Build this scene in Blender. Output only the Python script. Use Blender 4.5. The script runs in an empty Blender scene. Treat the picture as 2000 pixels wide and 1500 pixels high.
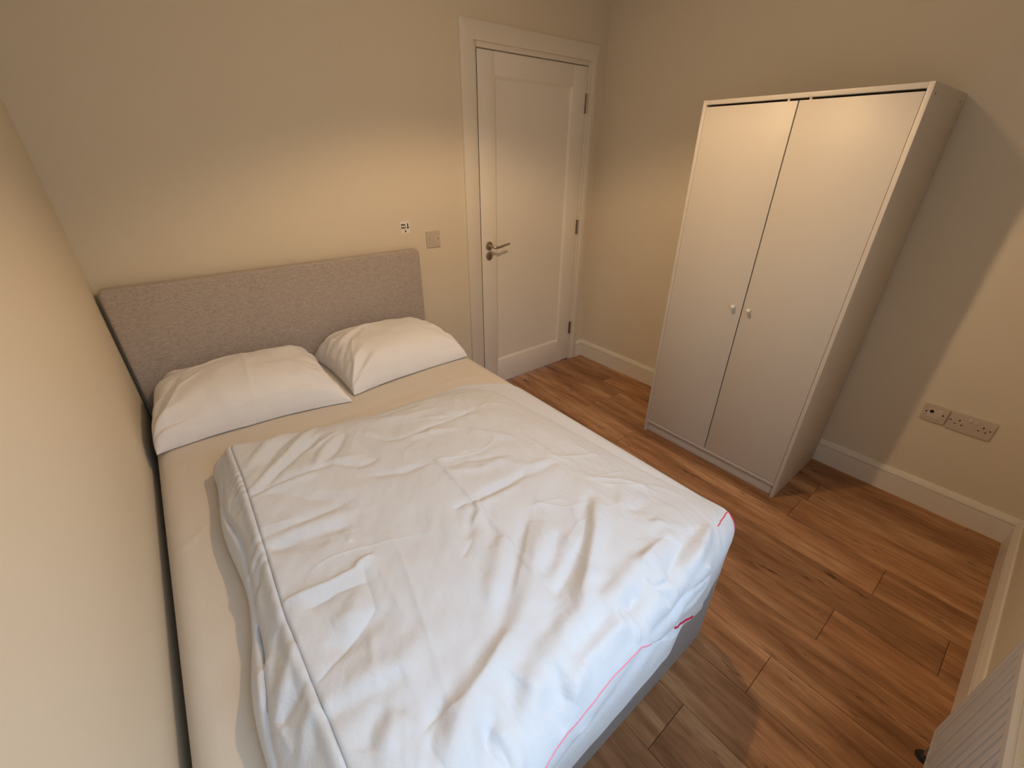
import bpy, bmesh, math, random
import numpy as np
from mathutils import Vector, Matrix
random.seed(4)
S = bpy.context.scene
COL = S.collection

# ------------------------------------------------------------------ camera, light, exposure
CAM = (0.2523, -2.2739, 1.5317)
YAW, PITCH, ROLL = 0.6773, -0.4965, 0.0062
cd = bpy.data.cameras.new('camera'); cam = bpy.data.objects.new('camera', cd); COL.objects.link(cam)
cd.sensor_fit = 'HORIZONTAL'; cd.sensor_width = 36.0; cd.lens = 832.99 / 2000 * 36
cd.clip_start = 0.02; cd.clip_end = 60
_f = Vector((math.sin(YAW) * math.cos(PITCH), math.cos(YAW) * math.cos(PITCH), math.sin(PITCH)))
_r = Vector((math.cos(YAW), -math.sin(YAW), 0)); _u = _r.cross(_f)
_c, _s = math.cos(ROLL), math.sin(ROLL)
_r, _u = _c * _r + _s * _u, -_s * _r + _c * _u
cam.matrix_world = Matrix(((_r.x, _u.x, -_f.x, CAM[0]), (_r.y, _u.y, -_f.y, CAM[1]), (_r.z, _u.z, -_f.z, CAM[2]), (0, 0, 0, 1)))
S.camera = cam

world = bpy.data.worlds.new('overcast_sky'); S.world = world; world.use_nodes = True
bg = world.node_tree.nodes['Background']
bg.inputs['Color'].default_value = (0.59, 0.785, 1.0, 1)
bg.inputs['Strength'].default_value = 9.0

LAMP_POS = (1.36, -1.31, 2.215)
LAMP_WATT = 31.5
GLOW_WATT = 6.0
LAMP_COLOR = (1.0, 0.675, 0.38)

S.view_settings.view_transform = 'Standard'; S.view_settings.look = 'None'
S.view_settings.gamma = 1.0; S.view_settings.use_curve_mapping = False
S.view_settings.exposure = 0.12

# window opening (front wall, behind the camera, over the radiator)
WIN = (0.12, 1.42, 0.95, 2.12)
pl = bpy.data.lights.new('window_portal', 'AREA'); pl.shape = 'RECTANGLE'
pl.size = WIN[1] - WIN[0]; pl.size_y = WIN[3] - WIN[2]; pl.cycles.is_portal = True
po = bpy.data.objects.new('window_portal', pl); COL.objects.link(po)
po.location = ((WIN[0] + WIN[1]) / 2, -2.69, (WIN[2] + WIN[3]) / 2); po.rotation_euler = (math.radians(90), 0, 0)

# ------------------------------------------------------------------ room sizes (metres)
W, L, H = 2.8376, 2.62, 2.36
T = 0.15

# ------------------------------------------------------------------ materials
MATS = {}
def nmat(name, color, rough=0.6, spec=0.5, metal=0.0):
    m = bpy.data.materials.new(name); m.use_nodes = True
    nt = m.node_tree; b = nt.nodes['Principled BSDF']
    b.inputs['Base Color'].default_value = (*color, 1); b.inputs['Roughness'].default_value = rough
    b.inputs['Metallic'].default_value = metal; b.inputs['Specular IOR Level'].default_value = spec
    MATS[name] = m
    return m, nt, b
def N(nt, t, **kw):
    n = nt.nodes.new(t)
    for k, v in kw.items():
        if hasattr(n, k) and k not in ('Scale',): setattr(n, k, v)
        else: n.inputs[k].default_value = v
    return n
def noise(nt, vec, scale, detail=3, rough=0.5):
    n = nt.nodes.new('ShaderNodeTexNoise'); n.inputs['Scale'].default_value = scale
    n.inputs['Detail'].default_value = detail; n.inputs['Roughness'].default_value = rough
    if vec is not None: nt.links.new(vec, n.inputs['Vector'])
    return n
def mapping(nt, vec, scale):
    m = nt.nodes.new('ShaderNodeMapping'); m.inputs['Scale'].default_value = scale
    nt.links.new(vec, m.inputs['Vector']); return m.outputs['Vector']
def coord(nt): return nt.nodes.new('ShaderNodeTexCoord').outputs['Object']
def ramp(nt, fac, stops):
    r = nt.nodes.new('ShaderNodeValToRGB'); e = r.color_ramp.elements
    while len(e) < len(stops): e.new(0.5)
    for i, (p, c) in enumerate(stops): e[i].position = p; e[i].color = (*c, 1) if len(c) == 3 else c
    nt.links.new(fac, r.inputs['Fac']); return r.outputs['Color']
def mix(nt, fac, a, b, mode='MIX'):
    m = nt.nodes.new('ShaderNodeMix'); m.data_type = 'RGBA'; m.blend_type = mode
    for s, v in ((m.inputs[0], fac), (m.inputs[6], a), (m.inputs[7], b)):
        if hasattr(v, 'node'): nt.links.new(v, s)
        elif isinstance(v, tuple): s.default_value = (*v, 1)
        else: s.default_value = v
    return m.outputs[2]
def bump(nt, b, height, strength=0.2, dist=0.01):
    n = nt.nodes.new('ShaderNodeBump'); n.inputs['Strength'].default_value = strength; n.inputs['Distance'].default_value = dist
    nt.links.new(height, n.inputs['Height']); nt.links.new(n.outputs['Normal'], b.inputs['Normal'])

def plain(name, color, rough=0.6, spec=0.5, metal=0.0, var=0.03, bs=60, bstr=0.03):
    m, nt, b = nmat(name, color, rough, spec, metal)
    v = coord(nt); n = noise(nt, v, 3.0, 4)
    c = mix(nt, n.outputs['Fac'], tuple(x * (1 - var) for x in color), tuple(min(1, x * (1 + var)) for x in color))
    nt.links.new(c, b.inputs['Base Color'])
    if bstr: bump(nt, b, noise(nt, v, bs, 2).outputs['Fac'], bstr, 0.002)
    return m
plain('wall_paint', (0.76, 0.69, 0.565), 0.75, 0.25, var=0.015, bs=220, bstr=0.06)
plain('ceiling_paint', (0.82, 0.80, 0.76), 0.85, 0.2)
plain('trim_paint', (0.82, 0.775, 0.69), 0.38, 0.4, bs=40, bstr=0.02)
plain('door_paint', (0.88, 0.845, 0.78), 0.42, 0.4, bs=30, bstr=0.02)
plain('wardrobe_foil', (0.64, 0.60, 0.54), 0.45, 0.4, bs=400, bstr=0.02)
plain('plastic_white', (0.60, 0.525, 0.445), 0.35, 0.45, bstr=0)
plain('plastic_pale', (0.68, 0.60, 0.52), 0.32, 0.45, bstr=0)
plain('knob_white', (0.88, 0.86, 0.82), 0.28, 0.5, bstr=0)
plain('black_hole', (0.01, 0.009, 0.008), 0.7, 0.2, bstr=0)
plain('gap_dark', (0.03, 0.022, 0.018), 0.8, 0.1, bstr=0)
plain('sticker_white', (0.86, 0.83, 0.80), 0.35, 0.5, bstr=0)
plain('ink', (0.012, 0.008, 0.008), 0.5, 0.3, bstr=0)
plain('nickel', (0.50, 0.46, 0.41), 0.28, 0.5, 1.0, bstr=0)
plain('hinge_steel', (0.42, 0.38, 0.33), 0.38, 0.5, 1.0, bstr=0)
plain('screw_steel', (0.45, 0.42, 0.38), 0.4, 0.5, 1.0, bstr=0)
plain('radiator_enamel', (0.60, 0.59, 0.575), 0.35, 0.45, bs=30, bstr=0.01)
plain('chrome', (0.6, 0.6, 0.6), 0.15, 0.5, 1.0, bstr=0)
plain('valve_black', (0.02, 0.02, 0.022), 0.4, 0.4, bstr=0)
plain('window_upvc', (0.85, 0.86, 0.87), 0.3, 0.5, bstr=0)
plain('stitch_pink', (0.70, 0.10, 0.17), 0.8, 0.2, bstr=0)
plain('stitch_rose', (0.80, 0.27, 0.34), 0.8, 0.2, bstr=0)
plain('stitch_red', (0.55, 0.02, 0.06), 0.8, 0.2, bstr=0)
m, nt, b = nmat('glass', (1, 1, 1), 0.0)
gt = nt.nodes.new('ShaderNodeBsdfTransparent'); gg = nt.nodes.new('ShaderNodeBsdfGlossy'); gg.inputs['Roughness'].default_value = 0.02
gm = nt.nodes.new('ShaderNodeMixShader'); gm.inputs[0].default_value = 0.06
nt.links.new(gt.outputs[0], gm.inputs[1]); nt.links.new(gg.outputs[0], gm.inputs[2]); nt.links.new(gm.outputs[0], nt.nodes['Material Output'].inputs['Surface'])
plain('sky_blocker_mat', (0.32, 0.26, 0.20), 0.9, 0.1, bs=30)
plain('ground_blocker_mat', (0.22, 0.21, 0.20), 0.9, 0.1, bs=30)
m, nt, b = nmat('bulb_glow', (1, 0.9, 0.75), 0.4)
b.inputs['Emission Color'].default_value = (1, 0.72, 0.45, 1); b.inputs['Emission Strength'].default_value = 3.0

def cotton(name, color, wr=0.10, rough=0.85):
    m, nt, b = nmat(name, color, rough, 0.2)
    b.inputs['Sheen Weight'].default_value = 0.12
    v = coord(nt)
    fine = noise(nt, v, 900, 2); soft = noise(nt, mapping(nt, v, (1.0, 0.75, 1.0)), 26, 5, 0.55)
    cr = noise(nt, mapping(nt, v, (1.6, 1.0, 1.0)), 9, 6, 0.6)
    a = nt.nodes.new('ShaderNodeMath'); a.operation = 'MULTIPLY_ADD'
    nt.links.new(soft.outputs['Fac'], a.inputs[0]); a.inputs[1].default_value = 0.5; nt.links.new(cr.outputs['Fac'], a.inputs[2])
    a2 = nt.nodes.new('ShaderNodeMath'); a2.operation = 'MULTIPLY_ADD'
    nt.links.new(fine.outputs['Fac'], a2.inputs[0]); a2.inputs[1].default_value = 0.02; nt.links.new(a.outputs[0], a2.inputs[2])
    bump(nt, b, a2.outputs[0], wr, 0.02)
    return m
cotton('duvet_cotton', (0.645, 0.665, 0.705), 0.28)
cotton('pillow_cotton', (0.84, 0.83, 0.84), 0.10)
cotton('sheet_cotton', (0.66, 0.595, 0.51), 0.08)

def heather(name, dark, light, stretch):
    m, nt, b = nmat(name, light, 0.95, 0.15)
    b.inputs['Sheen Weight'].default_value = 0.2
    v = coord(nt)
    n1 = noise(nt, mapping(nt, v, stretch), 1.0, 4, 0.65); n2 = noise(nt, v, 700, 2); n3 = noise(nt, mapping(nt, v, (60, 120, 160)), 1.0, 4, 0.65)
    f = mix(nt, 0.40, n1.outputs['Fac'], n3.outputs['Fac']); f = mix(nt, 0.3, f, n2.outputs['Fac'])
    nt.links.new(ramp(nt, f, [(0.36, dark), (0.64, light)]), b.inputs['Base Color'])
    bump(nt, b, n2.outputs['Fac'], 0.35, 0.003)
    return m
heather('headboard_fabric', (0.30, 0.26, 0.235), (0.63, 0.56, 0.515), (110, 300, 620))
heather('divan_fabric', (0.22, 0.205, 0.20), (0.42, 0.395, 0.385), (120, 120, 500))

# laminate plank: grain runs along each plank's own length (local Y)
m, nt, b = nmat('oak_laminate', (0.3, 0.17, 0.09), 0.42, 0.35)
v = coord(nt); oi = nt.nodes.new('ShaderNodeObjectInfo')
off = nt.nodes.new('ShaderNodeVectorMath'); off.operation = 'MULTIPLY_ADD'
cmb = nt.nodes.new('ShaderNodeCombineXYZ')
for k in range(3): nt.links.new(oi.outputs['Random'], cmb.inputs[k])
off.inputs[1].default_value = (37.0, 53.0, 19.0)
nt.links.new(cmb.outputs[0], off.inputs[0]); nt.links.new(v, off.inputs[2]); v = off.outputs[0]
broad = noise(nt, mapping(nt, v, (11, 1.8, 1)), 1.0, 4, 0.6)
grain = noise(nt, mapping(nt, v, (70, 5.5, 1)), 1.0, 7, 0.68)
fine = noise(nt, mapping(nt, v, (420, 14, 1)), 1.0, 3, 0.6)
knotn = noise(nt, mapping(nt, v, (24, 3.6, 1)), 1.0, 6, 0.78)
col = ramp(nt, broad.outputs['Fac'], [(0.28, (0.24, 0.105, 0.043)), (0.5, (0.44, 0.218, 0.100)), (0.72, (0.66, 0.39, 0.20))])
g = ramp(nt, grain.outputs['Fac'], [(0.3, (0.55, 0.52, 0.5)), (0.62, (1.08, 1.08, 1.08))])
col = mix(nt, 0.75, col, g, 'MULTIPLY')
g2 = ramp(nt, fine.outputs['Fac'], [(0.3, (0.8, 0.8, 0.8)), (0.7, (1.08, 1.08, 1.08))])
col = mix(nt, 0.6, col, g2, 'MULTIPLY')
kf = ramp(nt, knotn.outputs['Fac'], [(0.595, (0, 0, 0)), (0.70, (1, 1, 1))])
col = mix(nt, kf, col, (0.05, 0.022, 0.010))
tone = nt.nodes.new('ShaderNodeMapRange'); nt.links.new(oi.outputs['Random'], tone.inputs['Value'])
tone.inputs['To Min'].default_value = 0.86; tone.inputs['To Max'].default_value = 1.12
hs = nt.nodes.new('ShaderNodeHueSaturation'); nt.links.new(col, hs.inputs['Color']); nt.links.new(tone.outputs[0], hs.inputs['Value'])
nt.links.new(hs.outputs[0], b.inputs['Base Color'])
bump(nt, b, grain.outputs['Fac'], 0.12, 0.002)

# ------------------------------------------------------------------ mesh helpers
def link(name, me, mat=None, parent=None, loc=(0, 0, 0)):
    o = bpy.data.objects.new(name, me); COL.objects.link(o); o.location = loc
    if mat: me.materials.clear(); me.materials.append(MATS[mat])
    if parent is not None: o.parent = parent
    return o
def from_bm(name, bm, mat, parent=None, loc=(0, 0, 0), smooth=False, angle=35):
    bmesh.ops.recalc_face_normals(bm, faces=bm.faces)
    me = bpy.data.meshes.new(name); bm.to_mesh(me); bm.free()
    if smooth:
        me.polygons.foreach_set('use_smooth', [True] * len(me.polygons))
        me.set_sharp_from_angle(angle=math.radians(angle))
    return link(name, me, mat, parent, loc)
def tag(o, label=None, cat=None, group=None, kind=None):
    if label: o['label'] = label
    if cat: o['category'] = cat
    if group: o['group'] = group
    if kind: o['kind'] = kind
    return o
def empty(name, loc, label=None, cat=None, kind=None):
    o = bpy.data.objects.new(name, None); COL.objects.link(o); o.location = loc; o.empty_display_size = 0.1
    return tag(o, label, cat, kind=kind)
def add_box(bm, x0, x1, y0, y1, z0, z1):
    r = bmesh.ops.create_cube(bm, size=1.0)
    for v in r['verts']:
        v.co = Vector((x0 + (v.co.x + .5) * (x1 - x0), y0 + (v.co.y + .5) * (y1 - y0), z0 + (v.co.z + .5) * (z1 - z0)))
    return r['verts']
def box(name, x0, x1, y0, y1, z0, z1, mat, parent=None, bev=0.0, seg=2, loc=(0, 0, 0)):
    bm = bmesh.new(); add_box(bm, x0 - loc[0], x1 - loc[0], y0 - loc[1], y1 - loc[1], z0 - loc[2], z1 - loc[2])
    if bev: bmesh.ops.bevel(bm, geom=bm.edges[:], offset=bev, segments=seg, profile=0.5, affect='EDGES')
    if parent is not None: loc = tuple(Vector(loc) - parent.location)
    return from_bm(name, bm, mat, parent, loc, smooth=bool(bev), angle=50)
def add_cyl(bm, p0, p1, r0, r1=None, seg=20, caps=True):
    p0, p1 = Vector(p0), Vector(p1); d = p1 - p0; r1 = r0 if r1 is None else r1
    q = d.to_track_quat('Z', 'Y').to_matrix().to_4x4(); q.translation = (p0 + p1) / 2
    bmesh.ops.create_cone(bm, cap_ends=caps, segments=seg, radius1=r0, radius2=r1, depth=d.length, matrix=q)
def cyl(name, p0, p1, r, mat, parent=None, r1=None, seg=20, bev=0.0):
    org = parent.location if parent is not None else Vector((0, 0, 0))
    bm = bmesh.new(); add_cyl(bm, Vector(p0) - org, Vector(p1) - org, r, r1, seg)
    if bev:
        ed = [e for e in bm.edges if len(e.link_faces) == 2 and e.calc_face_angle(0) > 1.0]
        bmesh.ops.bevel(bm, geom=ed, offset=bev, segments=2, profile=0.5, affect='EDGES')
    return from_bm(name, bm, mat, parent, smooth=True, angle=40)
def tube_mesh(bm, pts, rad, seg=8):
    pts = [Vector(p) for p in pts]; rings = []
    up = Vector((0, 0, 1))
    for i, p in enumerate(pts):
        t = (pts[min(i + 1, len(pts) - 1)] - pts[max(i - 1, 0)]).normalized()
        a = t.cross(up); a = a.normalized() if a.length > 1e-4 else Vector((1, 0, 0))
        c = a.cross(t)
        r = rad(i / (len(pts) - 1)) if callable(rad) else rad
        if not isinstance(r, tuple): r = (r, r)
        rings.append([bm.verts.new(p + a * math.cos(2 * math.pi * k / seg) * r[0] + c * math.sin(2 * math.pi * k / seg) * r[1]) for k in range(seg)])
    for i in range(len(rings) - 1):
        for k in range(seg):
            bm.faces.new((rings[i][k], rings[i][(k + 1) % seg], rings[i + 1][(k + 1) % seg], rings[i + 1][k]))
    bm.faces.new(rings[0]); bm.faces.new(rings[-1])
def tube(name, pts, rad, mat, parent=None, seg=8):
    org = parent.location if parent is not None else Vector((0, 0, 0))
    bm = bmesh.new(); tube_mesh(bm, [Vector(p) - org for p in pts], rad, seg)
    return from_bm(name, bm, mat, parent, smooth=True, angle=60)
def rrect(w, h, r, n=6):
    out = []
    for cx, cy, a0 in ((w / 2 - r, h / 2 - r, 0), (-w / 2 + r, h / 2 - r, 90), (-w / 2 + r, -h / 2 + r, 180), (w / 2 - r, -h / 2 + r, 270)):
        for k in range(n + 1):
            a = math.radians(a0 + 90 * k / n); out.append((cx + r * math.cos(a), cy + r * math.sin(a)))
    return out
def plate(name, o, ux, uz, n, w, h, d, r, mat, parent=None, bev=0.0):
    """rounded plate centred at o, spanned by ux/uz, thickness d along n"""
    org = parent.location if parent is not None else Vector((0, 0, 0))
    o, ux, uz, n = Vector(o) - org, Vector(ux), Vector(uz), Vector(n)
    bm = bmesh.new()
    lo = [bm.verts.new(o + ux * x + uz * z) for x, z in rrect(w, h, r)]
    hi = [bm.verts.new(o + ux * x + uz * z + n * d) for x, z in rrect(w, h, r)]
    bm.faces.new(lo); top = bm.faces.new(hi)
    for k in range(len(lo)): bm.faces.new((lo[k], lo[(k + 1) % len(lo)], hi[(k + 1) % len(lo)], hi[k]))
    if bev: bmesh.ops.bevel(bm, geom=[e for e in top.edges], offset=bev, segments=3, profile=0.5, affect='EDGES')
    return from_bm(name, bm, mat, parent, smooth=True, angle=40)
def prism(name, prof, path0, path1, out, mat, parent=None):
    """profile (offset along 'out', z) swept straight from path0 to path1"""
    bm = bmesh.new(); out = Vector(out); a = []; c = []
    for d, z in prof:
        a.append(bm.verts.new(Vector(path0) + out * d + Vector((0, 0, z)))); c.append(bm.verts.new(Vector(path1) + out * d + Vector((0, 0, z))))
    n = len(prof)
    for k in range(n): bm.faces.new((a[k], a[(k + 1) % n], c[(k + 1) % n], c[k]))
    bm.faces.new(a); bm.faces.new(c)
    return from_bm(name, bm, mat, parent)

# ------------------------------------------------------------------ room shell
DX0, DX1, DZ1 = 1.8308, 2.6799, 2.0078          # door leaf
OX0, OX1, OZ = 1.800, 2.712, 2.042               # wall opening
def wall(name, pieces):
    bm = bmesh.new()
    for p in pieces: add_box(bm, *p)
    return tag(from_bm(name, bm, 'wall_paint'), kind='structure')
wall('wall_left', [(-T, 0, -L - T, T, 0, H)])
wall('wall_right', [(W, W + T, -L - T, T, 0, H)])
wall('wall_back', [(0, OX0, 0, T, 0, H), (OX1, W, 0, T, 0, H), (OX0, OX1, 0, T, OZ, H)])
wall('wall_front', [(0, WIN[0], -L - T, -L, 0, H), (WIN[1], W, -L - T, -L, 0, H), (WIN[0], WIN[1], -L - T, -L, 0, WIN[2]), (WIN[0], WIN[1], -L - T, -L, WIN[3], H)])
bm = bmesh.new(); add_box(bm, -T, W + T, -L - T, T, H, H + 0.1)
tag(from_bm('ceiling', bm, 'ceiling_paint'), kind='structure')

# unseen blockers added outside the window: slab below, walls shutting out low sky
bm = bmesh.new(); add_box(bm, -9, 12, -12, -L - T, -0.6, -0.3)
tag(from_bm('ground_blocker', bm, 'ground_blocker_mat'), kind='structure')
bm = bmesh.new(); add_box(bm, -9, 12, -6.6, -6.3, -0.3, 3.45); add_box(bm, -1.4, -0.9, -6.3, -L - T - 0.02, -0.3, 3.1)
tag(from_bm('sky_blocker', bm, 'sky_blocker_mat'), kind='structure')

# floor slab with laminate planks laid along the room's depth
bm = bmesh.new(); add_box(bm, -T, W + T, -L - T, T + 0.25, -0.12, -0.010)
floor = tag(from_bm('floor', bm, 'gap_dark'), 'brown oak laminate floor of staggered planks', kind='structure')
PW, PL, X0 = 0.1856, 1.29, 0.938
joint = {0: -2.068, 1: -1.45, 2: -2.175, 3: -1.62, 4: -2.25, 5: -2.552, 6: -2.32, 7: -1.93, 8: -0.657, 9: -1.75, 10: -1.2}
cache = {}
def plank(x0, x1, y0, y1):
    key = (round(x1 - x0, 4), round(y1 - y0, 4))
    w, l = x1 - x0 - 0.0012, y1 - y0 - 0.0012
    if key not in cache:
        bm = bmesh.new(); c = 0.0012
        rings = []
        for dz, ins in ((-0.010, 0), (-c, 0), (0, c)):
            rings.append([bm.verts.new((sx * (w / 2 - ins), sy * (l / 2 - ins), dz)) for sx, sy in ((-1, -1), (1, -1), (1, 1), (-1, 1))])
        for i in range(2):
            for k in range(4): bm.faces.new((rings[i][k], rings[i][(k + 1) % 4], rings[i + 1][(k + 1) % 4], rings[i + 1][k]))
        bm.faces.new(rings[2]); bm.faces.new(rings[0])
        bmesh.ops.recalc_face_normals(bm, faces=bm.faces)
        me = bpy.data.meshes.new('plank'); bm.to_mesh(me); bm.free(); me.materials.append(MATS['oak_laminate']); cache[key] = me
    o = bpy.data.objects.new('plank', cache[key]); COL.objects.link(o); o.parent = floor
    o.location = ((x0 + x1) / 2, (y0 + y1) / 2, 0)
for i in range(-6, 12):
    x0, x1 = max(0.001, X0 + i * PW), min(W - 0.001, X0 + (i + 1) * PW)
    if x1 - x0 < 0.01: continue
    j = joint.get(i, -0.35 - ((i * 0.47) % 1.29))
    ys = [0.10 if x0 > 1.6 and x1 < 2.75 else 0.0]
    y = j
    while y < 0: y += PL
    y -= PL
    while y > -L:
        if ys[0] - y > 0.02 and ys[-1] - y > 0.02: ys.append(y)
        y -= PL
    ys.append(-L)
    for a, c in zip(ys[:-1], ys[1:]):
        if a - c > 0.01: plank(x0, x1, c, a)

# skirting boards
SK = [(0, 0), (0.018, 0), (0.018, 0.104), (0.0115, 0.1045), (0.0115, 0.1080), (0.0170, 0.1088), (0.0155, 0.116), (0.007, 0.1373), (0, 0.1373)]
def skirt(name, p0, p1, out): tag(prism(name, SK, p0, p1, out, 'trim_paint'), kind='structure')
skirt('baseboard_right', (W, -0.0, 0), (W, -L, 0), (-1, 0, 0))
skirt('baseboard_front', (0.018, -L, 0), (W - 0.018, -L, 0), (0, 1, 0))
skirt('baseboard_left', (0, 0, 0), (0, -L, 0), (1, 0, 0))
skirt('baseboard_back', (0.018, 0, 0), (1.7205, 0, 0), (0, -1, 0))
skirt('baseboard_corner', (2.7533, 0, 0), (W - 0.018, 0, 0), (0, -1, 0))

# ------------------------------------------------------------------ door
AX0, AX1, AZ = 1.7205, 2.7533, 2.1191
trim = empty('trim_1', (AX0, 0, 0), 'white painted architrave and lining around the panelled door', kind='structure')
def arch(name, pts, parent):
    bm = bmesh.new(); org = parent.location
    lo = [bm.verts.new(Vector((x, 0, z)) - org) for x, z in pts]; hi = [bm.verts.new(Vector((x, -0.018, z)) - org) for x, z in pts]
    f = bm.faces.new(hi); bm.faces.new(lo)
    for k in range(len(lo)): bm.faces.new((lo[k], lo[(k + 1) % len(lo)], hi[(k + 1) % len(lo)], hi[k]))
    bmesh.ops.bevel(bm, geom=[e for e in f.edges if min(abs(e.verts[0].co.x - e.verts[1].co.x), abs(e.verts[0].co.z - e.verts[1].co.z)) < 1e-5], offset=0.0025, segments=2, profile=0.5, affect='EDGES')
    from_bm(name, bm, 'trim_paint', parent, smooth=True, angle=30)
IX0, IX1, IZ = 1.803, 2.708, 2.037
arch('architrave', [(AX0, 0), (IX0, 0), (IX0, IZ), (AX0, AZ)], trim)
arch('architrave', [(AX1, 0), (AX1, AZ), (IX1, IZ), (IX1, 0)], trim)
arch('architrave', [(AX0, AZ), (IX0, IZ), (IX1, IZ), (AX1, AZ)], trim)
box('lining', 1.800, DX0 - 0.005, -0.0012, T, 0, DZ1 + 0.032, 'trim_paint', trim, 0.0015)
box('lining', DX1 + 0.003, 2.712, -0.006, T, 0, DZ1 + 0.032, 'trim_paint', trim, 0.0015)
box('lining', DX0 - 0.004, DX1 + 0.003, -0.006, T, DZ1 + 0.005, DZ1 + 0.032, 'trim_paint', trim, 0.0015)
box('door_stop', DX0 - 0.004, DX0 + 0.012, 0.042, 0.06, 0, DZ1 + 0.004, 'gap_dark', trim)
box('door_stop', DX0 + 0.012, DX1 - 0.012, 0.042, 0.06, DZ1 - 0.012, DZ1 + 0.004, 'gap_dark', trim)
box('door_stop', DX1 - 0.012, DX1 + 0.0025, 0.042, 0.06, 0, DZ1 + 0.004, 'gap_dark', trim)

door = empty('door_1', (DX1, 0, 0), 'white one-panel door with satin lever handle, closed', kind='structure')
PX0, PX1, PZ0, PZ1 = 1.946, 2.555, 0.190, 1.900
def stile(name, x0, x1, z0, z1): return box(name, x0, x1, 0.0, 0.040, z0, z1, 'door_paint', door, 0.0012)
stile('stile', DX0, PX0, 0.006, DZ1); stile('stile', PX1, DX1, 0.006, DZ1)
stile('rail', PX0, PX1, PZ1, DZ1); stile('rail', PX0, PX1, 0.006, PZ0)
# recessed panel with sloping moulding
bm = bmesh.new(); org = door.location
ring = lambda ins, y: [bm.verts.new(Vector((x, y, z)) - org) for x, z in ((PX0 + ins, PZ0 + ins), (PX1 - ins, PZ0 + ins), (PX1 - ins, PZ1 - ins), (PX0 + ins, PZ1 - ins))]
rs = [ring(-0.002, 0.001), ring(0.003, 0.0025), ring(0.012, 0.010), ring(0.016, 0.0115)]
for i in range(3):
    for k in range(4): bm.faces.new((rs[i][k], rs[i][(k + 1) % 4], rs[i + 1][(k + 1) % 4], rs[i + 1][k]))
bm.faces.new(rs[3]); bk = ring(-0.002, 0.03); bm.faces.new(bk)
for k in range(4): bm.faces.new((rs[0][k], rs[0][(k + 1) % 4], bk[(k + 1) % 4], bk[k]))
from_bm('panel', bm, 'door_paint', door)
box('gap_shade_strip', DX0 - 0.0014, DX0 - 0.0002, 0.0012, 0.038, 0.01, DZ1 - 0.002, 'gap_dark', door)['label'] = 'dark strip painting in the shade of the door gap'  # added dark strip, its colour stands in for shade inside the gap
# lever handle and keyhole rose
hx, hz = 1.886, 1.013
rose = cyl('handle_rose', (hx, 0, hz), (hx, -0.009, hz), 0.026, 'nickel', door, seg=36, bev=0.002); rose['label'] = 'satin nickel handle rose'
hp = [(hx, -0.008, hz), (hx, -0.034, hz), (hx + .004, -0.046, hz - .002), (hx + .018, -0.053, hz - .006), (hx + .04, -0.055, hz - .006), (hx + .065, -0.055, hz - .002), (hx + .09, -0.054, hz + .003), (hx + .112, -0.053, hz + .0055), (hx + .126, -0.052, hz + .006)]
lv = tube('lever', hp, lambda t: (0.0085 - 0.001 * t, 0.0095 - 0.0035 * t), 'nickel', door, 14); lv['label'] = 'curved satin nickel lever'
kr = cyl('keyhole_rose', (hx, 0, 0.951), (hx, -0.008, 0.951), 0.026, 'nickel', door, seg=36, bev=0.002)
org = door.location
bm = bmesh.new(); add_cyl(bm, Vector((hx, -0.0078, 0.955)) - org, Vector((hx, -0.0088, 0.955)) - org, 0.0045, seg=14)
add_box(bm, hx - .0022 - org.x, hx + .0022 - org.x, -0.0088, -0.0078, 0.938, 0.955)
from_bm('keyhole', bm, 'black_hole', door)
for z0, z1 in ((1.760, 1.868), (1.010, 1.108), (0.230, 0.328)):
    hg = cyl('hinge', (DX1 + 0.001, -0.007, z0), (DX1 + 0.001, -0.007, z1), 0.0065, 'hinge_steel', door, seg=14)
    hg['label'] = 'steel butt hinge'
    box('hinge_leaf', DX1 - 0.012, DX1 + 0.002, -0.002, 0.002, z0, z1, 'hinge_steel', door)

# ------------------------------------------------------------------ window behind the camera
win = empty('window_1', (WIN[0], -L, WIN[2]), 'white casement window over the radiator', kind='structure')
fx0, fx1, fz0, fz1 = WIN
for nm, a in (('window_frame', (fx0, fx0 + .06, fz0, fz1)), ('window_frame', (fx1 - .06, fx1, fz0, fz1)), ('window_frame', (fx0 + .06, fx1 - .06, fz0, fz0 + .06)),
              ('window_frame', (fx0 + .06, fx1 - .06, fz1 - .06, fz1)), ('mullion', ((fx0 + fx1) / 2 - .03, (fx0 + fx1) / 2 + .03, fz0 + .06, fz1 - .06))):
    box(nm, a[0], a[1], -L - .13, -L - .07, a[2], a[3], 'window_upvc', win, 0.004)
box('window_sill', fx0 - .03, fx1 + .03, -L - .07, -L + .03, fz0 - .028, fz0, 'trim_paint', win, 0.006)
for a, c in ((fx0 + .06, (fx0 + fx1) / 2 - .03), ((fx0 + fx1) / 2 + .03, fx1 - .06)):
    box('pane', a, c, -L - .102, -L - .098, fz0 + .06, fz1 - .06, 'glass', win)

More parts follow.
